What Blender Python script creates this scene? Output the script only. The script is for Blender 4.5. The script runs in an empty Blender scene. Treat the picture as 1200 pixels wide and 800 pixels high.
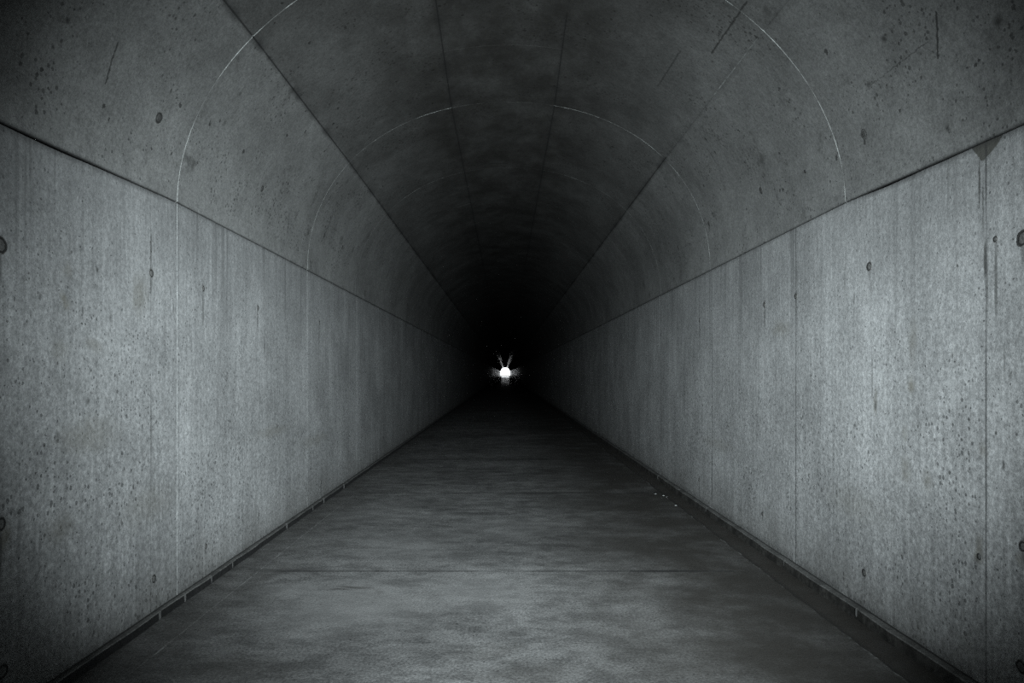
import bpy, math, random
import numpy as np

# ------------------------------------------------------------------ basics
sc = bpy.context.scene
COL = sc.collection
random.seed(7)

F = 800.0                       # focal length in pixels of the 1200x800 frame (24 mm lens)
VPX, VPY = 592.0, 437.5         # vanishing point
CAMZ = 1.38
XL, XR = -1.964, 2.036          # inner faces of the side walls
CX = 0.5 * (XL + XR); W = 0.5 * (XR - XL)
Y0, Y1 = -5.0, 320.0            # tunnel, from the closed end behind to the far mouth
RING1 = 4.087
RINGS = [RING1, 5.545, 6.78, 8.93, 10.6]
y = 13.0
while y < Y1 - 2: RINGS.append(y); y += 2.7


def clamp(v, a=0.0, b=1.0): return max(a, min(b, v))
def zs(y): return 2.402 - 0.045 * clamp((RING1 - y) / 1.43, 0, 1.3)           # springing line
def bb(y): return 1.615 + 0.056 * clamp((y - RING1) / 2.7)                     # rise of the arch
def nn(y): return 1.93 + 0.19 * clamp((y - RING1) / 2.7)                       # its fullness


def arch(t, y):                 # t = -pi/2 (left springing) .. 0 (crown) .. pi/2
    e = 2.0 / nn(y)
    s, c = math.sin(t), max(0.0, math.cos(t))
    return CX + W * math.copysign(abs(s) ** e, s), zs(y) + bb(y) * c ** e


def arch_t(x, z, y):            # the parameter of a point on (or near) the arch
    n = nn(y)
    a = (abs(x - CX) / W) ** (n / 2); b = (max(0.0, z - zs(y)) / bb(y)) ** (n / 2)
    return math.copysign(math.atan2(a, b), x - CX)


def pl(px, py):
    d = F * -XL / (VPX - px); return (XL, d, CAMZ + (VPY - py) * d / F)
def pr(px, py):
    d = F * XR / (px - VPX); return (XR, d, CAMZ + (VPY - py) * d / F)
def pf(px, py):
    d = F * CAMZ / (py - VPY); return ((px - VPX) * d / F, d, 0.0)
def pv(px, py):
    u, v = (px - VPX) / F, (VPY - py) / F
    d = 0.5
    while d < 60:
        x, z = u * d, CAMZ + v * d
        q = (abs(x - CX) / W) ** nn(d) + (max(0, z - zs(d)) / bb(d)) ** nn(d)
        if q >= 1: break
        d += 0.002
    return (x, d, z)


# ------------------------------------------------------------------ smooth pseudo random numbers
def hash1(i, seed=0):
    return (math.sin(i * 127.1 + seed * 311.7) * 43758.5453) % 1.0
def n1(x, seed=0):
    i = math.floor(x); f = x - i; f = f * f * (3 - 2 * f)
    return hash1(i, seed) * (1 - f) + hash1(i + 1, seed) * f
def fb(x, seed=0):
    return (n1(x, seed) + 0.5 * n1(2.1 * x, seed + 1) + 0.25 * n1(4.3 * x, seed + 2)) / 1.75


# ------------------------------------------------------------------ objects
def link(name, me, mats, parent=None, smooth=True):
    o = bpy.data.objects.new(name, me); COL.objects.link(o)
    for m in (mats if isinstance(mats, (list, tuple)) else [mats]): me.materials.append(m)
    if smooth and len(me.polygons): me.polygons.foreach_set('use_smooth', [True] * len(me.polygons))
    if parent is not None: o.parent = parent
    return o


def struct(o, label, cat):
    o['kind'] = 'structure'; o['label'] = label; o['category'] = cat
    return o


def grid_mesh(name, pts, attrs=None, flip=False):
    """pts[row][col] -> (x, y, z); attrs {name: [row][col]}"""
    R, Cn = len(pts), len(pts[0])
    v = [p for r in pts for p in r]
    f = []
    for i in range(R - 1):
        for j in range(Cn - 1):
            q = (i * Cn + j, i * Cn + j + 1, (i + 1) * Cn + j + 1, (i + 1) * Cn + j)
            f.append(q[::-1] if flip else q)
    me = bpy.data.meshes.new(name); me.from_pydata(v, [], f)
    for k, val in (attrs or {}).items():
        a = me.attributes.new(k, 'FLOAT', 'POINT')
        a.data.foreach_set('value', [x for r in val for x in r])
    me.update()
    return me


def solid(o, th):
    o.data.set_sharp_from_angle(angle=math.radians(14))
    m = o.modifiers.new('thickness', 'SOLIDIFY'); m.thickness = th; m.offset = -1.0; m.use_rim = True
    return o


# ------------------------------------------------------------------ node helpers
class NT:
    def __init__(s, name):
        s.m = bpy.data.materials.new(name); s.m.use_nodes = True
        s.t = s.m.node_tree; s.t.nodes.clear()
        s.out = s.n('ShaderNodeOutputMaterial'); s.b = s.n('ShaderNodeBsdfPrincipled')
        s.t.links.new(s.b.outputs[0], s.out.inputs[0])
        s.p = s.n('ShaderNodeTexCoord').outputs['Object']
    def n(s, kind): return s.t.nodes.new(kind)
    def put(s, sock, v):
        if hasattr(v, 'is_output'): s.t.links.new(v, sock)
        elif isinstance(v, (tuple, list)) and len(v) == 3 and sock.type == 'RGBA': sock.default_value = (*v, 1)
        else: sock.default_value = v
    def math(s, op, a, b=None, c=None, cl=False):
        n = s.n('ShaderNodeMath'); n.operation = op; n.use_clamp = cl
        s.put(n.inputs[0], a)
        if b is not None: s.put(n.inputs[1], b)
        if c is not None: s.put(n.inputs[2], c)
        return n.outputs[0]
    def vec(s, op, a, b=None):
        n = s.n('ShaderNodeVectorMath'); n.operation = op
        s.put(n.inputs[0], a)
        if b is not None: s.put(n.inputs[1], b)
        return n.outputs['Value'] if op in ('LENGTH', 'DOT_PRODUCT') else n.outputs[0]
    def ramp(s, v, a, b, lo=0.0, hi=1.0):
        n = s.n('ShaderNodeMapRange'); n.interpolation_type = 'SMOOTHSTEP'
        for k, x in zip((0, 1, 2, 3, 4), (v, a, b, lo, hi)): s.put(n.inputs[k], x)
        return n.outputs[0]
    def lin(s, v, a, b, lo=0.0, hi=1.0):
        n = s.n('ShaderNodeMapRange')
        for k, x in zip((0, 1, 2, 3, 4), (v, a, b, lo, hi)): s.put(n.inputs[k], x)
        return n.outputs[0]
    def noise(s, scale, detail=3.0, rough=0.55, stretch=(1, 1, 1), off=(0, 0, 0), col=False):
        p = s.p
        if stretch != (1, 1, 1): p = s.vec('MULTIPLY', p, stretch)
        if off != (0, 0, 0): p = s.vec('ADD', p, off)
        n = s.n('ShaderNodeTexNoise')
        s.put(n.inputs['Vector'], p); n.inputs['Scale'].default_value = scale
        n.inputs['Detail'].default_value = detail; n.inputs['Roughness'].default_value = rough
        return n.outputs['Color'] if col else n.outputs[0]
    def voro(s, scale, stretch=(1, 1, 1), rnd=1.0, warp=False):
        q = s.warp(scale * 3.0, 0.45 / scale) if warp else s.p
        p = s.vec('MULTIPLY', q, stretch) if stretch != (1, 1, 1) else q
        n = s.n('ShaderNodeTexVoronoi'); s.put(n.inputs['Vector'], p)
        n.inputs['Scale'].default_value = scale; n.inputs['Randomness'].default_value = rnd
        return n.outputs['Distance'], n.outputs['Color']
    def attr(s, name):
        n = s.n('ShaderNodeAttribute'); n.attribute_name = name
        return n.outputs['Fac']
    def mix(s, f, a, b, mode='MIX'):
        n = s.n('ShaderNodeMix'); n.data_type = 'RGBA'; n.blend_type = mode
        s.put(n.inputs[0], f); s.put(n.inputs[6], a); s.put(n.inputs[7], b)
        return n.outputs[2]
    def sep(s, v):
        n = s.n('ShaderNodeSeparateXYZ'); s.put(n.inputs[0], v); return n.outputs
    def warp(s, scale, amt):
        c = s.noise(scale, 2.0, 0.6, col=True)
        d = s.vec('SUBTRACT', c, (0.5, 0.5, 0.5))
        d = s.vec('MULTIPLY', d, (amt, amt, amt))
        return s.vec('ADD', s.p, d)
    def blob(s, p, c, r, inner=0.35):
        d = s.vec('SUBTRACT', p, tuple(c))
        d = s.vec('MULTIPLY', d, tuple(1.0 / q for q in r))
        return s.ramp(s.vec('LENGTH', d), 1.0, inner)
    def seg(s, p, a, b, r):
        a = np.array(a); b = np.array(b); ba = b - a
        pa = s.vec('SUBTRACT', p, tuple(a))
        h = s.math('MULTIPLY', s.vec('DOT_PRODUCT', pa, tuple(ba)), 1.0 / float(ba @ ba), cl=True)
        n = s.n('ShaderNodeVectorMath'); n.operation = 'SCALE'
        n.inputs[0].default_value = tuple(ba); s.put(n.inputs['Scale'], h)
        return s.ramp(s.vec('LENGTH', s.vec('SUBTRACT', pa, n.outputs[0])), r, r * 0.3)
    def stack(s, items):
        """items: list of (socket, strength) -> the largest"""
        acc = None
        for m, k in items:
            v = s.math('MULTIPLY', m, k) if k != 1 else m
            acc = v if acc is None else s.math('MAXIMUM', acc, v)
        return acc
    def mul(s, *v):
        a = v[0]
        for b in v[1:]: a = s.math('MULTIPLY', a, b)
        return a
    def finish(s, col, rough, bump=None, dist=0.004, strength=1.0, spec=0.5):
        s.put(s.b.inputs['Base Color'], col); s.put(s.b.inputs['Roughness'], rough)
        s.put(s.b.inputs['Specular IOR Level'], spec)
        if bump is not None:
            n = s.n('ShaderNodeBump'); n.inputs['Distance'].default_value = dist
            s.put(n.inputs['Strength'], strength)
            s.put(n.inputs['Height'], bump); s.t.links.new(n.outputs[0], s.b.inputs['Normal'])
        return s.m


def gray(v): return (v, v, v)


# ------------------------------------------------------------------ concrete
def wall_material(name, dark, brown, polys, base):
    s = NT(name)
    cloud = s.noise(1.3, 4.0, 0.6, off=(11.3, 2.1, 5.5))
    mott = s.noise(9.0, 4.0, 0.65)
    grain = s.math('ADD', s.math('MULTIPLY', s.noise(150.0, 2.0, 0.7), 0.5), s.math('MULTIPLY', s.noise(48.0, 3.0, 0.75, off=(1, 4, 2)), 0.5))
    streak = s.noise(7.0, 3.0, 0.6, stretch=(1, 1, 0.05))
    streakf = s.noise(34.0, 4.0, 0.7, stretch=(1, 1, 0.045), off=(3, 7, 1))
    mid = s.noise(32.0, 4.0, 0.75, off=(6, 2, 2))
    col = s.mix(s.ramp(cloud, 0.3, 0.7), tuple(0.80 * b for b in base), tuple(1.10 * b for b in base))
    z = s.sep(s.p)[2]; yy = s.sep(s.p)[1]
    k = s.math('MULTIPLY_ADD', s.math('SUBTRACT', mott, 0.5), 0.5, 1.0)
    k = s.math('MULTIPLY', k, s.lin(grain, 0.36, 0.64, 0.66, 1.34))
    k = s.math('MULTIPLY', k, s.math('ADD', 1.0, s.mul(s.lin(mid, 0.36, 0.64, -0.20, 0.20), s.ramp(z, 2.3, 0.6, 0.5, 1.15))))
    k = s.math('MULTIPLY', k, s.lin(streak, 0.25, 0.75, 0.88, 1.10))
    k = s.math('MULTIPLY', k, s.lin(streakf, 0.3, 0.7, 0.84, 1.15))
    # blow holes of several sizes, more of them in the lower band
    lowm = s.math('MULTIPLY', s.ramp(s.noise(2.2, 3.0, 0.6, off=(5, 5, 5)), 0.35, 0.65), s.ramp(z, 2.1, 0.7, 0.35, 1.0))
    d1, c1 = s.voro(25.0, stretch=(1, 1, 0.95), warp=True)
    r1 = s.math('MULTIPLY', s.math('POWER', s.sep(c1)[0], 4.0), 0.135)
    pit = s.math('LESS_THAN', d1, r1)
    d2, c2 = s.voro(46.0, stretch=(1, 1, 0.8), warp=True)
    r2 = s.math('MULTIPLY', s.mul(s.math('POWER', s.sep(c2)[1], 2.0), s.math('ADD', lowm, 0.3)), 0.40)
    pit2 = s.math('LESS_THAN', d2, r2)
    pits = s.math('MAXIMUM', s.math('MULTIPLY', pit, 0.66), s.math('MULTIPLY', pit2, 0.55))
    k = s.math('MULTIPLY', k, s.math('SUBTRACT', 1.0, pits))
    kc = s.n('ShaderNodeCombineXYZ')
    for i in range(3): s.put(kc.inputs[i], k)
    col = s.mix(1.0, col, kc.outputs[0], 'MULTIPLY')
    # brown damp blots
    pw = s.warp(7.0, 0.09)
    bm = s.stack([(s.blob(pw, c, r, 0.1), q) for c, r, q in brown])
    bm = s.math('MULTIPLY', bm, s.ramp(s.noise(30.0, 3.0, 0.7), 0.25, 0.65, 0.5, 1.0))
    col = s.mix(bm, col, tuple(np.array(base) * np.array((0.50, 0.47, 0.40))))
    # long drip streaks that start at the springing line
    drip = s.noise(13.0, 3.0, 0.6, stretch=(1, 1, 0.02), off=(0, 31, 0))
    dm = s.mul(s.ramp(drip, 0.56, 0.70), s.ramp(z, 1.3, 2.4), 0.66)
    col = s.mix(dm, col, tuple(0.38 * b for b in base))
    tz = s.mul(s.ramp(s.math('MULTIPLY_ADD', s.noise(2.6, 3.0, 0.6, stretch=(1, 1, 0.5), off=(9, 1, 4)), 0.7, z), 1.95, 2.75), 0.34)
    col = s.mix(tz, col, tuple(0.40 * b for b in base))
    # dirt band above the kerb
    dz = s.mul(s.ramp(s.math('MULTIPLY_ADD', s.noise(3.5, 3.0, 0.6, stretch=(1, 1, 0.3)), 0.5, z), 0.72, 0.22), 0.42)
    col = s.mix(dz, col, tuple(np.array(base) * np.array((0.42, 0.40, 0.37))))
    # dark marks: tie-hole runs, scrapes, wet drips
    pw2 = s.warp(40.0, 0.012)
    mk = s.stack([(s.blob(pw2, c, r, 0.35), q) for c, r, q in dark])
    col = s.mix(mk, col, tuple(np.array(base) * np.array((0.17, 0.17, 0.16))))
    if polys:
        o = s.sep(pw2)
        for pts, colr, q in polys:          # convex damp patch on the wall, corners in (y, z)
            acc = None
            area = sum(pts[i][0] * pts[(i + 1) % len(pts)][1] - pts[(i + 1) % len(pts)][0] * pts[i][1] for i in range(len(pts)))
            if area < 0: pts = pts[::-1]
            for i in range(len(pts)):
                (ya, za), (yb, zb) = pts[i], pts[(i + 1) % len(pts)]
                L = math.hypot(yb - ya, zb - za); ny, nz = -(zb - za) / L, (yb - ya) / L
                d = s.math('MULTIPLY_ADD', o[1], ny, s.math('MULTIPLY_ADD', o[2], nz, -(ya * ny + za * nz)))
                acc = d if acc is None else s.math('MINIMUM', acc, d)
            col = s.mix(s.math('MULTIPLY', s.ramp(acc, -0.001, 0.004), q), col, colr)
    j = s.attr('joint')
    col = s.mix(j, col, tuple(0.10 * b for b in base))
    pale = s.math('MULTIPLY', s.attr('pale'), s.ramp(s.noise(14.0, 3.0, 0.7), 0.38, 0.6, 0.25, 1.0))
    col = s.mix(pale, col, (0.62, 0.64, 0.62))
    h = s.math('ADD', s.math('MULTIPLY', grain, 0.6), s.math('ADD', s.math('MULTIPLY', mott, 0.4), s.math('MULTIPLY', mid, 0.7)))
    h = s.math('SUBTRACT', h, s.math('MULTIPLY', pits, 1.2))
    wet = s.ramp(yy, 10.0, 130.0)
    return s.finish(col, s.lin(wet, 0, 1, .85, .26), h, 0.004, s.lin(wet, 0, 1, .75, .2), s.lin(wet, 0, 1, .12, .4))


def vault_material(base):
    s = NT('vault_concrete')
    P = s.sep(s.p); x, yy, z = P[0], P[1], P[2]
    cloud = s.noise(0.9, 4.0, 0.62, off=(4, 9, 1))
    mott = s.noise(6.0, 5.0, 0.68, off=(2, 2, 8))
    grain = s.math('ADD', s.math('MULTIPLY', s.noise(130.0, 2.0, 0.7), 0.5), s.math('MULTIPLY', s.noise(42.0, 3.0, 0.75, off=(1, 4, 2)), 0.5))
    col = s.mix(s.ramp(cloud, 0.3, 0.7), tuple(0.78 * b for b in base), tuple(1.12 * b for b in base))
    k = s.math('MULTIPLY_ADD', s.math('SUBTRACT', mott, 0.5), 0.7, 1.0)
    k = s.math('MULTIPLY', k, s.lin(grain, 0.36, 0.64, 0.66, 1.34))
    d1, c1 = s.voro(13.0, warp=True)
    pit = s.math('LESS_THAN', d1, s.math('MULTIPLY', s.math('POWER', s.sep(c1)[0], 4.0), 0.19))
    d2, c2 = s.voro(40.0, warp=True)
    lowm = s.ramp(s.noise(2.0, 3.0, 0.6, off=(8, 5, 5)), 0.4, 0.65)
    pit2 = s.math('LESS_THAN', d2, s.mul(s.math('POWER', s.sep(c2)[1], 2.0), s.math('ADD', lowm, 0.25), 0.42))
    pits = s.math('MAXIMUM', s.math('MULTIPLY', pit, 0.65), s.math('MULTIPLY', pit2, 0.5))
    k = s.math('MULTIPLY', k, s.math('SUBTRACT', 1.0, pits))
    kc = s.n('ShaderNodeCombineXYZ')
    for i in range(3): s.put(kc.inputs[i], k)
    col = s.mix(1.0, col, kc.outputs[0], 'MULTIPLY')
    # darker tone rising from the springing, stepped at the haunch joints, darkest on the crown strip
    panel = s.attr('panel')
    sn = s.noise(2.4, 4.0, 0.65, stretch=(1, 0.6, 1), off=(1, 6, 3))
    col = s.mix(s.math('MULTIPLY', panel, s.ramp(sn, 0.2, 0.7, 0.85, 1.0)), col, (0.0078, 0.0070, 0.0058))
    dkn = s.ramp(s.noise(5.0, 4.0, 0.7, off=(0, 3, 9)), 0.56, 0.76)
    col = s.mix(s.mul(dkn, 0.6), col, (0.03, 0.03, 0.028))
    # single marks
    pw = s.warp(30.0, 0.02); pb = s.warp(6.0, 0.25)
    it = []
    for (px, py, r, q) in [(186, 138, .030, .5), (79, 24, .018, .8), (62, 55, .012, .7), (281, 110, .022, .6), (263, 144, .022, .5),
                           (342, 105, .05, .6), (352, 112, .06, .5), (315, 68, .025, .6), (1013, 157, .03, .4), (1036, 45, .025, .8),
                           (1018, 99, .024, .7), (1170, 25, .03, .8), (1110, 150, .018, .7), (873, 190, .02, .7), (938, 133, .02, .6),
                           (835, 72, .022, .7), (563, 8, .12, .6), (667, 50, .09, .6), (640, 12, .10, .5), (552, 118, .10, .55), (560, 199, .12, .6),
                           (640, 30, .07, .5), (650, 108, .07, .6)]:
        c = pv(px, py); it.append((s.blob(pb if r >= .05 else pw, c, (r, r * 1.4, r * 1.3), 0.0), q * (.7 if r >= .05 else 1)))
    for (a, b, r, q) in [((138, 50), (124, 98), .010, .75), ((1097, 15), (1099, 68), .012, .8), ((875, 2), (834, 62), .012, .8),
                         ((797, 60), (771, 101), .012, .55), ((803, 147), (835, 183), .010, .6), ((835, 183), (848, 210), .008, .4),
                         ((517, 58), (560, 50), .012, .5), ((560, 50), (590, 49.5), .016, .7), ((590, 49.5), (663, 54), .01, .45),
                         ((567, 192), (594, 191.5), .03, .8), ((1020, 100), (1088, 48), .006, .5), ((636, 193), (643, 160), .02, .6)]:
        it.append((s.seg(pw, pv(*a), pv(*b), r * .8), q))
    col = s.mix(s.stack(it), col, (0.018, 0.018, 0.017))
    col = s.mix(s.attr('joint'), col, (0.012, 0.012, 0.012))
    pale = s.math('MULTIPLY', s.attr('pale'), s.ramp(s.noise(9.0, 3.0, 0.7, off=(4, 4, 4)), 0.4, 0.62, 0.2, 1.0))
    col = s.mix(pale, col, (0.50, 0.52, 0.50))
    h = s.math('ADD', s.math('MULTIPLY', grain, 0.5), s.math('MULTIPLY', mott, 0.6))
    h = s.math('SUBTRACT', h, s.math('MULTIPLY', pits, 1.2))
    side = s.mul(s.ramp(panel, .74, .85), s.ramp(panel, .944, .930))     # the steel-shuttered panels beside the crown strip are smooth
    side = s.math('MULTIPLY', side, s.ramp(yy, 40.0, 120.0))
    return s.finish(col, s.lin(side, 0, 1, 0.85, 0.22), h, 0.004, s.lin(side, 0, 1, .55, .12), s.lin(side, 0, 1, 0.1, 0.6))


def floor_material(base):
    s = NT('floor_concrete')
    P = s.sep(s.p); x, yy = P[0], P[1]
    cloud = s.noise(0.8, 5.0, 0.62, stretch=(0.6, 1.0, 1), off=(3.7, 1.2, 0))
    mott = s.noise(4.5, 5.0, 0.7, stretch=(0.6, 1, 1))
    grain = s.noise(70.0, 3.0, 0.75)
    col = s.mix(s.ramp(cloud, 0.3, 0.7), tuple(0.62 * b for b in base), tuple(1.15 * b for b in base))
    k = s.math('MULTIPLY_ADD', s.math('SUBTRACT', mott, 0.5), 1.3, 1.0)
    scuff = s.noise(5.5, 6.0, 0.72, stretch=(0.75, 1.15, 1), off=(2, 8, 0))
    k = s.math('MULTIPLY', k, s.ramp(scuff, 0.40, 0.58, 0.70, 1.10))
    k = s.math('MULTIPLY', k, s.lin(grain, 0.34, 0.66, 0.55, 1.45))
    kc = s.n('ShaderNodeCombineXYZ')
    for i in range(3): s.put(kc.inputs[i], k)
    col = s.mix(1.0, col, kc.outputs[0], 'MULTIPLY')
    pw = s.warp(1.7, 0.55)
    # worn pale patches
    wm = s.stack([(s.blob(pw, pf(*c), r, 0.0), q) for c, r, q in [
        ((420, 705), (0.75, 0.75, 1), .55), ((560, 690), (0.7, 0.55, 1), .45), ((470, 640), (0.7, 0.8, 1), .40), ((345, 690), (0.35, 0.25, 1), .5),
        ((600, 620), (0.8, 0.6, 1), .3), ((440, 598), (0.7, 0.8, 1), .3)]])
    col = s.mix(wm, col, tuple(1.45 * b for b in base))
    # dark traffic grime and damp
    dm = s.stack([(s.blob(pw, pf(*c), r, 0.1), q) for c, r, q in [
        ((800, 640), (0.75, 0.9, 1), .75), ((820, 720), (0.7, 0.5, 1), .72), ((960, 760), (0.6, 0.5, 1), .7), ((700, 590), (0.9, 0.9, 1), .5), ((640, 578), (0.8, 0.35, 1), .5),
        ((210, 740), (0.42, 0.7, 1), .5), ((300, 680), (0.18, 0.9, 1), .45), ((415, 690), (0.14, 0.06, 1), .6), ((395, 695), (0.1, 0.05, 1), .6), ((620, 790), (0.5, 0.2, 1), .4), ((560, 760), (0.35, 0.16, 1), .3), ((250, 790), (0.5, 0.3, 1), .4)]])
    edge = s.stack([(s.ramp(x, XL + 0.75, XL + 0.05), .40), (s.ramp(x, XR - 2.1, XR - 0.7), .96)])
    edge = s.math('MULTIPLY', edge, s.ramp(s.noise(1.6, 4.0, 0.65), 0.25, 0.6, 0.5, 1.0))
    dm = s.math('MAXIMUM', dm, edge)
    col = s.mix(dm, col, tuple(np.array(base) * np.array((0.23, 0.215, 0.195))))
    strip = s.ramp(s.math('ADD', x, s.math('MULTIPLY', s.noise(9.0, 3.0, 0.7), 0.03)), 1.812, 1.82)
    col = s.mix(s.math('MULTIPLY', strip, 0.7), col, (0.038, 0.035, 0.031))
    spk = s.voro(30.0)
    sp = s.math('LESS_THAN', spk[0], s.math('MULTIPLY', s.math('POWER', s.sep(spk[1])[0], 6.0), 0.2))
    col = s.mix(s.math('MULTIPLY', sp, 0.7), col, (0.02, 0.02, 0.02))
    col = s.mix(s.attr('joint'), col, (0.015, 0.015, 0.015))
    col = s.mix(s.math('MULTIPLY', s.attr('pale'), s.ramp(s.noise(10.0, 3.0, 0.7), 0.45, 0.6)), col, (0.45, 0.46, 0.45))
    h = s.math('ADD', s.math('MULTIPLY', grain, 0.7), s.math('MULTIPLY', mott, 0.7))
    wet = s.ramp(yy, 30.0, 110.0)
    return s.finish(col, s.lin(wet, 0, 1, .75, .24), h, 0.005, s.lin(wet, 0, 1, .6, .2), s.lin(wet, 0, 1, .15, .45))


def plain(name, col, rough=0.7, var=0.35, scale=40.0, dirt=None):
    s = NT(name)
    g = s.noise(scale, 3.0, 0.65)
    c = s.mix(s.ramp(g, 0.25, 0.75), tuple((1 - var) * q for q in col), tuple((1 + var) * q for q in col))
    if dirt:
        c = s.mix(s.math('MULTIPLY', s.ramp(s.noise(5.0, 4.0, 0.7), 0.42, 0.62), dirt), c, tuple(0.3 * q for q in col))
    return s.finish(c, rough, g, 0.003, 0.5, 0.4)


# ------------------------------------------------------------------ tie holes (where the formwork ties were plugged)
# pixel, radius (m), run length below (m), darkness of the run
TIE_L = [((0, 287), .034, .10, .5), ((177, 320), .022, .04, .5), ((238, 338), .019, .16, .5), ((302, 361), .020, .13, .75), ((374, 378), .022, .22, .75), ((427, 398), .02, .25, .7),
         ((0, 614), .028, .13, .6), ((180, 678), .024, .0, .0), ((241, 640), .018, .03, .5), ((303, 603), .014, .03, .4), ((376, 565), .022, .12, .7), ((2, 787), .03, .06, .6)]
TIE_R = [((1019, 312), .026, .05, .3), ((933, 347), .022, .12, .6), ((896, 357), .022, .12, .7), ((820, 375), .022, .12, .7), ((1167, 280), .012, .22, .6), ((1199, 279), .032, .08, .5),
         ((894, 602), .018, .03, .4), ((1013, 671), .022, .08, .35), ((1197, 781), .026, .0, .0), ((1148, 652), .014, .0, .0), ((1199, 640), .02, .05, .5), ((819.5, 562), .022, .12, .7),
         ((775, 392), .02, .15, .6)]
TIE_V = [((186, 138), .030), ((307, 221), .026), ((379.7, 275.7), .026), ((401, 289.5), .024), ((1013, 157), .028), ((892, 223), .026), ((831, 262), .024), ((795, 290), .024), ((773, 305), .024)]


def run_marks(ties, f):
    out = []
    for (p, r, ln, q) in ties:
        c = f(*p)
        out.append((c, (r, r * 1.2, r * (2.4 if ln and r < .025 else 1.4)), .55))
        if ln: out.append(((c[0], c[1], c[2] - ln * 0.75), (.1, .014, ln), q))
    return out


darkL = run_marks(TIE_L, pl) + [
    (pl(177, 290), (.1, .010, .15), .7), (pl(177, 330), (.1, .020, .09), .5), (pl(177, 500), (.1, .012, .22), .35), (pl(200, 345), (.1, .010, .05), .6), (pl(203, 362), (.1, .010, .05), .6),
    (pl(96, 379), (.1, .010, .007), .9), (pl(100, 380), (.1, .008, .006), .9), (pl(114, 316), (.1, .013, .016), .7), (pl(34, 320), (.1, .007, .008), .8), (pl(34, 326), (.1, .007, .008), .8),
    (pl(17, 350), (.1, .006, .016), .7), (pl(84, 295), (.1, .009, .011), .7), (pl(97, 364), (.1, .009, .03), .6), (pl(130, 372), (.1, .02, .03), .4), (pl(68, 512), (.1, .02, .03), .5), (pl(103, 470), (.1, .02, .02), .5),
    (pl(310, 405), (.1, .012, .10), .5), (pl(305, 470), (.1, .010, .14), .35), (pl(47, 348), (.1, .012, .02), .5), (pl(266, 350), (.1, .010, .03), .5), (pl(260, 347), (.1, .010, .025), .5),
    (pl(85, 178), (.1, .03, .035), .35), (pl(72, 172), (.1, .02, .05), .3)]
brownL = [(pl(76, 354), (.2, .055, .055), .8), (pl(163, 345), (.2, .12, .16), .65), (pl(110, 405), (.2, .10, .05), .5), (pl(80, 318), (.2, .05, .06), .5), (pl(70, 410), (.2, .09, .09), .4),
          (pl(3, 628), (.2, .05, .09), .9), (pl(70, 620), (.2, .16, .10), .5), (pl(320, 505), (.2, .6, .07), .45), (pl(105, 510), (.2, .35, .12), .45), (pl(370, 300 + 215), (.2, .7, .09), .4), (pl(175, 590), (.2, .4, .15), .35)]
darkR = run_marks(TIE_R, pr) + [
    (pr(1147.8, 214), (.1, .007, .14), .8), (pr(1152, 240), (.1, .006, .17), .6), (pr(1154.5, 305), (.1, .014, .11), .85), (pr(1157, 330), (.1, .008, .22), .5), (pr(1111, 215), (.1, .010, .14), .3),
    (pr(1122, 311), (.1, .010, .010), .8), (pr(1184, 440), (.1, .012, .02), .6), (pr(1167, 507), (.1, .010, .012), .9), (pr(1127, 515), (.1, .012, .012), .8), (pr(1116, 416), (.1, .008, .02), .7), (pr(1132, 433), (.1, .009, .009), .8),
    (pr(944, 456), (.1, .010, .015), .7), (pr(1001, 350), (.1, .008, .05), .6), (pr(990, 330), (.1, .008, .14), .45), (pr(1022, 440), (.1, .010, .16), .4), (pr(1026, 476), (.1, .018, .03), .6), (pr(1086, 520), (.1, .008, .09), .4), (pr(1176, 545), (.1, .010, .03), .7),
    (pr(958, 290), (.1, .012, .10), .35), (pr(933, 320), (.1, .010, .14), .55), (pr(1145, 655), (.1, .016, .02), .5), (pr(1177, 420), (.1, .007, .12), .45)]
brownR = [(pr(1069, 450), (.2, .05, .07), .8), (pr(1026, 470), (.2, .025, .10), .7), (pr(1070, 400), (.2, .06, .18), .4), (pr(1060, 510), (.2, .05, .06), .5), (pr(915, 385), (.2, .25, .08), .55), (pr(1148, 645), (.2, .05, .08), .8),
          (pr(1087, 565), (.2, .06, .08), .5), (pr(1060, 550), (.2, .06, .10), .5), (pr(1150, 525), (.2, .05, .05), .5), (pr(840, 520), (.2, .7, .09), .35), (pr(1195, 655), (.2, .04, .05), .6), (pr(1000, 590), (.2, .5, .15), .3)]
tri = [pr(1137, 172)[1:], pr(1150, 189)[1:], pr(1153, 188)[1:], pr(1168, 171)[1:], pr(1179, 152)[1:], pr(1172, 150)[1:]]

WALL = (0.262, 0.266, 0.264)
MAT_WL = wall_material('wall_concrete_left', darkL, brownL, [], WALL)
MAT_WR = wall_material('wall_concrete_right', darkR, brownR, [(tri, (0.075, 0.074, 0.066), .95)], tuple(1.14 * v for v in WALL))
MAT_V = vault_material((0.188, 0.190, 0.185))
MAT_F = floor_material((0.155, 0.155, 0.152))
MAT_LIP = plain('kerb_concrete', (0.115, 0.115, 0.11), .7, .4, 60.0, dirt=.6)
MAT_KERB_SHADE = plain('kerb_face_shade', (0.010, 0.010, 0.010), .75, .5, 40.0)  # left kerb face: shade of the slot at the wall foot, put into the colour
MAT_WET = plain('damp_concrete', (0.036, 0.035, 0.032), .6, .5, 30.0, dirt=.8)
MAT_PLUG = plain('plug_mortar', (0.10, 0.10, 0.096), .7, .4, 90.0)
MAT_PLUGV = plain('plug_grime', (0.045, 0.045, 0.043), .8, .4, 90.0)
MAT_TICK = plain('joint_mortar', (0.055, 0.055, 0.053), .8, .4, 90.0)
MAT_RIM = plain('plug_rim', (0.020, 0.020, 0.019), .8, .3, 90.0)
MAT_CHIP = plain('pale_concrete_chip', (0.36, 0.37, 0.36), .8, .2, 60.0)
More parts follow.
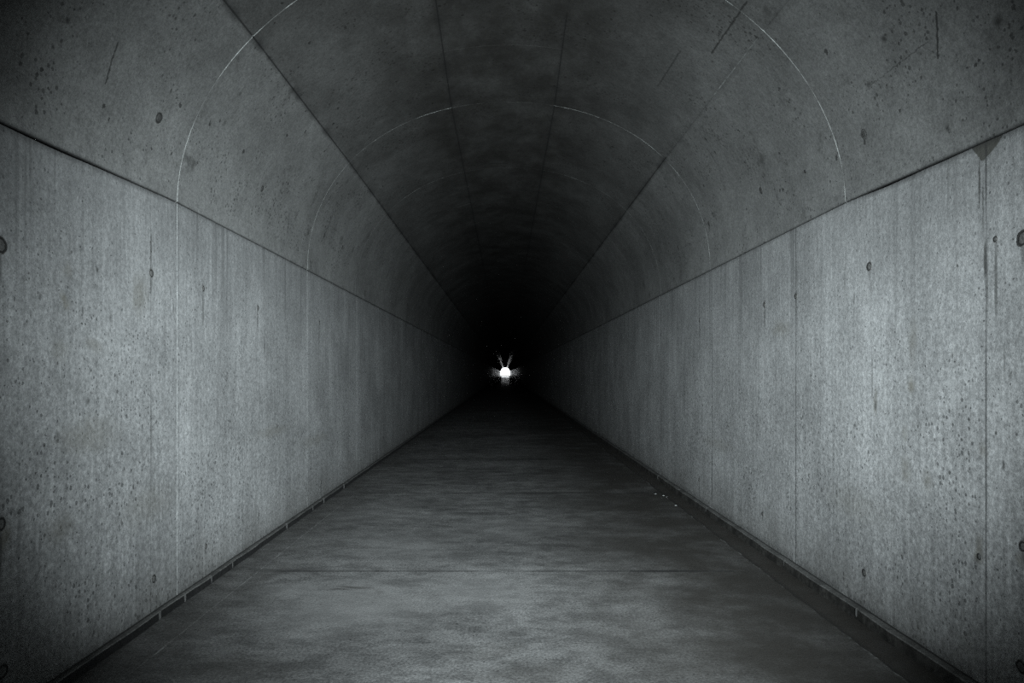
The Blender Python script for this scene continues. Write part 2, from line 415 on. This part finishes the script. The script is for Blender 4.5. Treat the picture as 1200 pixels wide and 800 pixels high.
MAT_GROUND = plain('gravel', (0.35, 0.35, 0.33), .9, .3, 2.0)


# ------------------------------------------------------------------ rows along the tunnel
def yrows(joints, halo=.02):
    """joints: list of (y, halfwidth). Returns list of (y, joint index or None, kind) sorted; kind 0 base, 1 halo, 2 edge, 3 centre"""
    rows = [(v, None, 0) for v in np.arange(Y0, 14.0, 0.06)] + [(v, None, 0) for v in np.arange(14.0, 40.0, 0.5)] + [(v, None, 0) for v in np.arange(40.0, Y1 + 0.1, 2.65)]
    keep = []
    js = sorted(joints)
    for v, a, b in rows:
        if all(abs(v - j[0]) > 0.045 + j[1] for j in js) or v in (Y0,): keep.append((float(v), a, b))
    for i, (jy, hw) in enumerate(joints):
        keep += [(jy - hw - halo, i, 1), (jy - hw, i, 2), (jy, i, 3), (jy + hw, i, 2), (jy + hw + halo, i, 1)]
    keep.sort(key=lambda r: r[0])
    if keep[-1][0] < Y1: keep.append((Y1, None, 0))
    return keep


# ------------------------------------------------------------------ side walls
def build_wall(name, X, sgn, joints, mat, label):
    """joints: (y, halfwidth, dark 0..1, pale 0..1, fin) where fin > 0 is a raised mortar fin and < 0 a groove (m)"""
    rows = yrows([(j[0], j[1]) for j in joints], .005)
    zf = [0.0, 0.05] + list(np.linspace(0.1, 0.965, 36)) + [0.985, 0.992, 1.0]
    pts, JA, PA = [], [], []
    for (yv, ji, kind) in rows:
        top = zs(yv)
        near = clamp((RING1 - yv) / 0.3)
        hw = 0.0032 + 0.0085 * math.exp(-((yv - (3.0 if sgn < 0 else 3.45)) / .42) ** 2) * (0.45 + 0.9 * fb(yv * 3.0, 5 + sgn))      # half width of the open springing joint
        halo = 0.03
        P, J, A = [], [], []
        for i, f in enumerate(zf):
            z = f * top
            off = 0.0; jv = 0.0; pv_ = 0.0
            if i == len(zf) - 3: z = top - hw - halo
            elif i == len(zf) - 2: z = top - hw; jv = 0.35 + 0.4 * near * fb(yv * 5, 9 + sgn)
            elif i == len(zf) - 1: z = top; off = 0.016; jv = 1.0
            elif z > top - hw - halo - 0.005: z = top - hw - halo - 0.005 * (len(zf) - 3 - i)
            if ji is not None:
                jj = joints[ji]; a = fb(z * 2.6, 40 + ji * 3 + sgn); b = fb(z * 7.0, 60 + ji + sgn)
                if kind == 3:
                    if i < len(zf) - 1: off += -jj[4] * (0.4 + 0.8 * a)
                    jv = max(jv, jj[2] * clamp(0.2 + 1.3 * a)); pv_ = jj[3] * clamp(-0.15 + 1.9 * b)
                elif kind == 2:
                    jv = max(jv, jj[2] * clamp(0.1 + 1.3 * a)); pv_ = jj[3] * clamp(b - 0.3) * .6
            P.append((X + sgn * off, yv, z)); J.append(jv); A.append(pv_)
        pts.append(P); JA.append(J); PA.append(A)
    me = grid_mesh(name, pts, {'joint': JA, 'pale': PA}, flip=(sgn < 0))
    o = link(name, me, mat)
    solid(o, 0.3)
    return struct(o, label, 'wall')


def jr(px): return F * XR / (px - VPX)
def jl(px): return F * -XL / (VPX - px)
jointsL = [(jl(177), .003, .3, 0, -.001), (RING1, .0022, .12, .9, .0012), (jl(303), .002, .2, 0, -.0005), (jl(360), .0025, .2, .6, .0012), (jl(375.5), .003, .5, 0, -.001), (jl(418), .003, .1, .55, .0012), (jl(428), .003, .6, 0, -.001)] + \
          [(r, .004, .4, .2, -.002) for r in RINGS[4:]]
jointsR = [(jr(1155.5), .0022, .8, 0, -.0008), (RING1, .0022, .45, .45, -.0006), (jr(932.7), .0026, .9, .0, -.001), (jr(834.5), .004, .9, .05, -.001), (jr(774.5), .0045, .8, .0, -.001)] + \
          [(r, .004, .6, .1, -.002) for r in RINGS[4:]]
wall_left = build_wall('wall_left', XL, -1, jointsL, MAT_WL, 'grey concrete side wall on the left with stained tie holes and board marks')
wall_right = build_wall('wall_right', XR, 1, jointsR, MAT_WR, 'grey concrete side wall on the right with a damp triangular patch and drips')

# ------------------------------------------------------------------ vault
TJ = [(arch_t(-0.542, CAMZ + 314.5 / .603 * .005109, 6.78), .0030, 'crownL'), (arch_t(0.491, CAMZ + 314.5 / .603 * .005109, 6.78), .0030, 'crownR'),
      (arch_t(-1.543, CAMZ + 410 * .005109, 6.78), .0032, 'haunchL'), (arch_t(1.564, CAMZ + 414 * .005109, 6.78), .0032, 'haunchR')]
cl, cr, hl, hr = [t[0] for t in TJ]
cols = []
for t in np.linspace(-math.pi / 2, math.pi / 2, 121):
    if all(abs(t - j[0]) > 0.02 for j in TJ): cols.append((float(t), None, 0))
for d in (.0055, .0145): cols += [(-math.pi / 2 + d, None, 0), (math.pi / 2 - d, None, 0)]
for i, (t0, hw, nm) in enumerate(TJ):
    cols += [(t0 - hw - .011, i, 1), (t0 - hw, i, 2), (t0, i, 3), (t0 + hw, i, 2), (t0 + hw + .011, i, 1)]
cols.sort(key=lambda c: c[0])
rj = [(r, .0025 if r < 5 else .003) for r in RINGS]
rows = yrows(rj, .006)
PTS, JA, PA, QA = [], [], [], []
for (yv, ji, kind) in rows:
    near = clamp((RING1 - yv) / 0.3)
    hwS = 0.0035 + 0.005 * math.exp(-((yv - 3.25) / .6) ** 2)
    P, J, A, Q = [], [], [], []
    for ci, (t, ti, tk) in enumerate(cols):
        x, z = arch(t, yv)
        nx, nz = (x - CX) / W ** 2, max(0.0, z - zs(yv)) / bb(yv) ** 2
        L = math.hypot(nx, nz) or 1; nx /= L; nz /= L
        jv = pv_ = 0.0; off = 0.0
        at = abs(t)
        if ci in (0, len(cols) - 1): off = 0.016; jv = 1.0
        if ci in (1, len(cols) - 2):
            z = max(z, zs(yv) + hwS); jv = max(jv, .15 + .35 * near * fb(yv * 4, 77))
        # ring joints
        if ji is not None:
            a = fb(t * 4.0 + ji * 9.1, 21); b = fb(t * 11.0 + ji * 3.3, 23)
            if ji == 0: dk, pa, fin = .25 + .7 * clamp((0.75 - abs(t - 0.55)) * 4 - 1.6), .9, .0014
            elif ji == 1: dk, pa, fin = (.04, .03, -.0004) if not cl < t < cr else (.4, .1, -.002)
            elif ji == 2: dk, pa, fin = .15 + .5 * clamp((t - 1.15) * 4), .8, .0014
            elif ji == 3: dk, pa, fin = .15, .35, .0010
            else: dk, pa, fin = .3, .2, .0008
            if cl < t < cr: dk, pa = .45, pa * .15
            if kind == 3:
                off -= fin * (0.4 + 0.8 * a); jv = max(jv, dk * clamp(.1 + 1.2 * (1 - b))); pv_ = pa * clamp(-.2 + 2.0 * b)
            elif kind == 2:
                jv = max(jv, dk * .5 * clamp(1.4 * a - .2)); pv_ = pa * clamp(b - .3) * .5
        # joints along the tunnel
        if ti is not None:
            a = fb(yv * 2.0 + 13 * ti, 31); b = fb(yv * 6.0 + 13 * ti, 33)
            nm = TJ[ti][2]
            if nm == 'haunchL': k = 1.0
            elif nm == 'haunchR': k = 1.0 if yv > 6.75 else 0.30
            elif nm == 'crownL': k = .8
            else: k = .75 if yv > 5.0 else .25
            if tk == 3: off += .007 * k; jv = max(jv, k * clamp(.45 + .8 * a))
            elif tk == 2: jv = max(jv, k * clamp(1.3 * b - .15) * .75)
            elif tk == 1: jv = max(jv, k * clamp(b - .45) * 1.1)
            if nm == 'haunchR' and 4.0 < yv < 5.1 and tk == 3: pv_ = max(pv_, .55 * b)
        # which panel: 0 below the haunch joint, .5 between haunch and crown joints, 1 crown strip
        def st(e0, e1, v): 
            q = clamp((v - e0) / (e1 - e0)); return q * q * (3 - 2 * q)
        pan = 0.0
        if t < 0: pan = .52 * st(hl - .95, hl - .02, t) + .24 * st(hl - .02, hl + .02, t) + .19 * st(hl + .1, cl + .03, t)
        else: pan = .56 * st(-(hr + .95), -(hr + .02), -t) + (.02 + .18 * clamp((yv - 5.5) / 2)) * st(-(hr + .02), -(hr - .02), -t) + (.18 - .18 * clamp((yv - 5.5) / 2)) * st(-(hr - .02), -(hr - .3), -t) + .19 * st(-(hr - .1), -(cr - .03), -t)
        P.append((x + nx * off, yv, z + nz * off)); J.append(min(1, jv)); A.append(pv_); Q.append(pan)
    PTS.append(P); JA.append(J); PA.append(A); QA.append(Q)
me = grid_mesh('ceiling', PTS, {'joint': JA, 'pale': PA, 'panel': QA}, flip=True)
ceiling = link('ceiling', me, MAT_V); solid(ceiling, 0.3)
struct(ceiling, 'dark arched concrete vault above both side walls, with ring joints', 'ceiling')

# ------------------------------------------------------------------ floor
FJ = [4.77, 7.90, 11.0, 14.1]
yv = 17.2
while yv < Y1 - 2: FJ.append(yv); yv += 3.1
FJ = [-1.5, 1.65] + FJ
rows = yrows([(v, .004 if v < 5 else .009 if v < 10 else .014) for v in FJ])
xs = list(np.linspace(-2.2, -1.74, 8)) + [-1.728, -1.722, -1.716] + list(np.linspace(-1.70, 1.72, 50)) + [1.755, 1.788, 1.802, 1.812, 1.83] + list(np.linspace(1.86, 2.26, 8))
PTS, JA, PA = [], [], []
for (yv, ji, kind) in rows:
    P, J, A = [], [], []
    for x in xs:
        z = jv = pv_ = 0.0; xx = x
        if ji is not None:
            a = fb(x * 1.7 + ji * 5, 51); b = fb(x * 9 + ji * 7, 53)
            amp = 1.0 if FJ[ji] < 20 else .6
            if abs(x) > 1.62: amp *= .4
            if kind == 3: z -= .0015; jv = amp * clamp(.6 + .9 * a)
            elif kind == 2: jv = amp * clamp(.25 + a); pv_ = .3 * clamp(b - .55)
            elif kind == 1: jv = amp * clamp(1.5 * a - .55) * .45
        if abs(x - 1.802) < .003: xx = x + .02 * (fb(yv * 6.0, 91) - .5) + .012 * (n1(yv * 21, 95) - .5); pv_ = .55 * clamp(2.2 * n1(yv * 9, 96) - 1.2); jv = max(jv, .2)
        elif abs(x - 1.812) < .003: xx = x + .02 * (fb(yv * 6.0, 91) - .5) + .012 * (n1(yv * 21, 95) - .5) + .004; z = -.014; jv = max(jv, .7)
        elif x > 1.82: z = -.014; jv = max(jv, .35 if x < 1.84 else 0); 
        if abs(x + 1.722) < .002: z -= .004; jv = max(jv, .35 * clamp(2 * n1(yv * 2, 97) - .5)); pv_ = max(pv_, .25 * clamp(2 * n1(yv * 5, 98) - .9))
        P.append((xx, yv, z)); J.append(min(1, jv)); A.append(pv_)
    PTS.append(P); JA.append(J); PA.append(A)
me = grid_mesh('floor', PTS, {'joint': JA, 'pale': PA}, flip=False)
floor = link('floor', me, MAT_F); solid(floor, 0.25)
struct(floor, 'worn grey concrete floor slabs with cross joints and dark damp edges', 'floor')


# ------------------------------------------------------------------ kerbs at the foot of the walls
def build_kerb(name, X, sgn, w, h, mats, label, jpix, f, face_in):
    """sgn +1: the left kerb runs out towards +x; -1: the right one towards -x"""
    ys = list(np.arange(Y0, 12.0, 0.05)) + list(np.arange(12.0, 40.0, 0.5)) + list(np.arange(40.0, Y1 + .1, 2.65)); ys[-1] = Y1
    V, Fc, MI = [], [], []
    for yv in ys:
        a = (fb(yv * 2.3, 71) - .5); b = (n1(yv * 13, 73) - .5)
        ww = w + .010 * a + .006 * b; hh = h + .006 * (fb(yv * 3.1, 75) - .5); lip = .006 + .005 * (fb(yv * 5, 76) - .4)
        prof = [(-.01, hh + .003), (.003, hh + .003), (.008, hh - .002), (ww - .004, hh - .001), (ww, hh - .005), (ww, hh - lip), (ww - face_in, hh - lip - .003), (ww - face_in + .004, -.03), (-.01, -.03)]
        V += [(X + sgn * p, yv, q) for p, q in prof]
    n = 9
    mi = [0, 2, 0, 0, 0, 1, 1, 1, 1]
    for i in range(len(ys) - 1):
        for k in range(n):
            a0, a1 = i * n + k, i * n + (k + 1) % n
            q = (a0, a1, a1 + n, a0 + n)
            Fc.append(q if sgn < 0 else q[::-1]); MI.append(mi[k])
    Fc += [tuple(range(n)), tuple(range((len(ys) - 1) * n, len(ys) * n))[::-1]]; MI += [0, 0]
    me = bpy.data.meshes.new(name); me.from_pydata(V, [], Fc); me.update()
    o = link(name, me, mats, smooth=False)
    me.polygons.foreach_set('material_index', MI)
    struct(o, label, 'kerb')
    # pale mortar bridges across the kerb joints
    for i, px in enumerate(jpix):
        yv = f(px)
        vs = []
        t = .0011 + .0010 * hash1(i, 3)
        top = h + .004; ww = w + .004
        for dy in (-t, t):
            k = .004 * (hash1(i, 5) - .5)
            for p, q in [(ww - .022, top - .004), (ww - .012, top - .001), (ww - .006, top - .003), (ww - .0035, top - .008), (ww - .003, .014), (ww - .006, .003), (ww - .022, .001), (ww - .024, top * .5)]:
                vs.append((X + sgn * p, yv + dy + k, q))
        m = 8
        fs = [tuple(range(m))[::-1], tuple(range(m, 2 * m))] + [(k, (k + 1) % m, m + (k + 1) % m, m + k) for k in range(m)]
        me2 = bpy.data.meshes.new('mortar_joint'); me2.from_pydata(vs, [], fs); me2.update()
        jo = link('mortar_joint', me2, MAT_TICK, o, smooth=False)
        jo['label'] = 'thin pale mortar joint across the kerb'
    return o


build_kerb('baseboard_left', XL, 1, .036, .052, [MAT_LIP, MAT_KERB_SHADE, MAT_RIM], 'low concrete kerb along the left wall with a lower face blackened as shade',
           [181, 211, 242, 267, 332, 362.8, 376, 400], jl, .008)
build_kerb('baseboard_right', XR, -1, .050, .050, [MAT_LIP, MAT_WET, MAT_RIM], 'low concrete kerb along the right wall with a damp dark face',
           [1013, 926.5, 833, 800, 775], jr, .004)


# ------------------------------------------------------------------ plugged tie holes
def plug(c, nrm, r, parent, seed, elong=1.0, mat=None):
    nrm = np.array(nrm, float); nrm /= np.linalg.norm(nrm)
    u = np.array((0, 1.0, 0)); v = np.cross(nrm, u); v /= np.linalg.norm(v)
    prof = [(0.0, .0030), (.45, .0034), (.66, .0026), (.74, .0008), (.86, .0008), (.94, .0030), (1.05, .0015), (1.12, -.004)]
    N = 28; V = []; Fc = []; MI = []
    for ri, (q, h) in enumerate(prof):
        for k in range(N):
            a = 2 * math.pi * k / N
            w = 1 + .10 * (n1(k * .45 + seed * 3, seed) - .5) + .05 * math.cos(a * 2 + seed)
            hh = h + (.0012 * (hash1(k + ri * 31, seed) - .5) if ri not in (3, 4) else 0)
            p = np.array(c) + nrm * hh + (u * math.cos(a) + v * math.sin(a) * elong) * (q * r * w)
            V.append(tuple(p))
    for ri in range(len(prof) - 1):
        for k in range(N):
            Fc.append((ri * N + k, ri * N + (k + 1) % N, (ri + 1) * N + (k + 1) % N, (ri + 1) * N + k)); MI.append(1 if ri in (2, 3, 4) else 0)
    me = bpy.data.meshes.new('tie_hole_plug'); me.from_pydata(V, [], Fc); me.update()
    o = link('tie_hole_plug', me, [mat or MAT_PLUG, MAT_RIM], parent)
    me.polygons.foreach_set('material_index', MI)
    o['label'] = 'round mortar plug with a dark rim'
    return o


for i, (p, r, ln, q) in enumerate(TIE_L): plug(pl(*p), (1, 0, 0), r, wall_left, i + 1)
for i, (p, r, ln, q) in enumerate(TIE_R): plug(pr(*p), (-1, 0, 0), r, wall_right, i + 31)
for i, (p, r) in enumerate(TIE_V):
    c = pv(*p); yv = c[1]
    nx = (abs(c[0] - CX) / W) ** (nn(yv) - 1) / W * math.copysign(1, c[0] - CX); nz = (max(0, c[2] - zs(yv)) / bb(yv)) ** (nn(yv) - 1) / bb(yv)
    L = math.hypot(nx, nz)
    plug(c, (-nx / L, 0, -nz / L), r, ceiling, i + 61, mat=MAT_PLUGV)


# ------------------------------------------------------------------ chips of pale concrete lying on the floor
def chip(pix, size, label, seed, flat=.35):
    c = pf(*pix)
    V = []; N = 9
    z0 = -.014 if c[0] > 1.815 else 0.0
    for lv, (sc_, h) in enumerate([(1.0, 0.0), (.95, .4), (.6, .85), (.18, 1.0)]):
        for k in range(N):
            a = 2 * math.pi * k / N + .3 * hash1(k, seed)
            rr = size * sc_ * (.65 + .6 * hash1(k + 17 * (lv > 1), seed + 2))
            V.append((c[0] + rr * 1.5 * math.cos(a), c[1] + rr * math.sin(a), z0 + size * flat * h * (.8 + .4 * hash1(k + lv * 5, seed + 4))))
    Fc = [tuple(range(N))[::-1]]
    for lv in range(3):
        for k in range(N): Fc.append((lv * N + k, lv * N + (k + 1) % N, (lv + 1) * N + (k + 1) % N, (lv + 1) * N + k))
    Fc.append(tuple(range(3 * N, 4 * N)))
    me = bpy.data.meshes.new('concrete_chip'); me.from_pydata(V, [], Fc); me.update()
    o = link('concrete_chip', me, MAT_CHIP, smooth=False)
    o['label'] = label; o['category'] = 'rubble'; o['group'] = 'concrete chips on the floor'
    return o


chip((777.5, 580.5), .011, 'largest pale concrete chip on the floor beside the second cross joint, near the right kerb', 3)
chip((768, 578.5), .009, 'pale concrete chip just left of the largest chip on the second cross joint', 5)
chip((781.5, 582), .006, 'tiny pale concrete chip just right of the largest chip', 8)
chip((792, 592), .010, 'pale flat concrete chip on the slab edge, nearest the camera of the four chips', 11)

# ------------------------------------------------------------------ the closed end behind the camera and the mouth at the far end
def end_wall(name, yv, th, label):
    prof = [(XL - .25, -.2)] + [(XL - .25, zs(yv))] + [((x - CX) * 1.12 + CX, z + .2 * max(0, math.cos(t))) for t in np.linspace(-math.pi / 2, math.pi / 2, 40) for x, z in [arch(t, yv)]] + [(XR + .25, zs(yv)), (XR + .25, -.2)]
    n = len(prof)
    V = [(x, yv, z) for x, z in prof] + [(x, yv - th, z) for x, z in prof]
    Fc = [tuple(range(n)), tuple(range(n, 2 * n))[::-1]] + [(k, n + k, n + (k + 1) % n, (k + 1) % n) for k in range(n)]
    me = bpy.data.meshes.new(name); me.from_pydata(V, [], Fc); me.update()
    return struct(link(name, me, MAT_WET, smooth=False), label, 'wall')


end_wall('wall_back_blocker', Y0 + .02, .3, 'unseen end wall added behind the viewer to keep sky light out')  # added out of view so no sky light enters from the near end

# collar around the far mouth
prof = []
inn = [(XL, 0.0)] + [arch(t, Y1) for t in np.linspace(-math.pi / 2, math.pi / 2, 48)] + [(XR, 0.0)]
outr = [(CX + (x - CX) * 1.35, z * 1.16) for x, z in inn]
V = []; Fc = []
for yv in (Y1, Y1 + .6):
    V += [(x, yv, z) for x, z in inn] + [(x, yv, z) for x, z in outr]
n = len(inn)
for k in range(n - 1):
    Fc += [(k, k + 1, n + k + 1, n + k), (2 * n + k, 3 * n + k, 3 * n + k + 1, 2 * n + k + 1), (k, 2 * n + k, 2 * n + k + 1, k + 1), (n + k, n + k + 1, 3 * n + k + 1, 3 * n + k)]
me = bpy.data.meshes.new('trim_1'); me.from_pydata(V, [], Fc); me.update()
struct(link('trim_1', me, MAT_LIP, smooth=False), 'arched concrete collar around the far bright tunnel mouth', 'trim')
me = grid_mesh('ground', [[(-60, Y1 + 0.0, -.02), (60, Y1 + 0.0, -.02)], [(-60, Y1 + 160, -.02), (60, Y1 + 160, -.02)]], flip=True)
g = link('ground', me, MAT_GROUND, smooth=False); struct(g, 'pale open ground outside the far tunnel mouth', 'ground')
solid(g, .3)

# ------------------------------------------------------------------ light
w = bpy.data.worlds.new('World'); sc.world = w; w.use_nodes = True
w.node_tree.nodes['Background'].inputs[0].default_value = (0.93, 0.97, 1.0, 1)
w.node_tree.nodes['Background'].inputs[1].default_value = 4.5
# the mouth lets the sky in: a portal for sampling it
ld = bpy.data.lights.new('mouth_portal', 'AREA'); ld.shape = 'RECTANGLE'; ld.size = 4.0; ld.size_y = 4.1
ld.cycles.is_portal = True
lo = bpy.data.objects.new('mouth_portal', ld); COL.objects.link(lo); lo.location = (CX, Y1 + .1, 2.05); lo.rotation_euler = (math.radians(-90), 0, 0)

# the photographer's hand lamp, held just behind the camera
ld = bpy.data.lights.new('hand_lamp', 'SPOT'); ld.energy = 5750; ld.color = (0.86, 0.96, 1.0)
ld.spot_size = math.radians(68); ld.spot_blend = 1.0; ld.shadow_soft_size = .12
lo = bpy.data.objects.new('hand_lamp', ld); COL.objects.link(lo)
lo.location = (0.40, -0.85, 1.40); lo.rotation_euler = (math.radians(90 + 2.6), 0, math.radians(3.3))

# ------------------------------------------------------------------ camera
cd = bpy.data.cameras.new('camera'); cd.sensor_width = 36.0; cd.lens = 36.0 * F / 1200.0
cd.shift_x = (600 - VPX) / 1200.0; cd.shift_y = (VPY - 400) / 1200.0
cd.clip_start = .05; cd.clip_end = 1000
co = bpy.data.objects.new('camera', cd); COL.objects.link(co)
co.location = (0, 0, CAMZ); co.rotation_euler = (math.radians(90), 0, 0)
sc.camera = co

sc.view_settings.view_transform = 'Standard'; sc.view_settings.look = 'None'
sc.view_settings.exposure = 0.0; sc.view_settings.gamma = 1.0; sc.view_settings.use_curve_mapping = False
sc.cycles.use_denoising = False
sc.cycles.max_bounces = 3
sc.cycles.glossy_bounces = 2
sc.cycles.sample_clamp_indirect = 1.0
sc.cycles.diffuse_bounces = 1
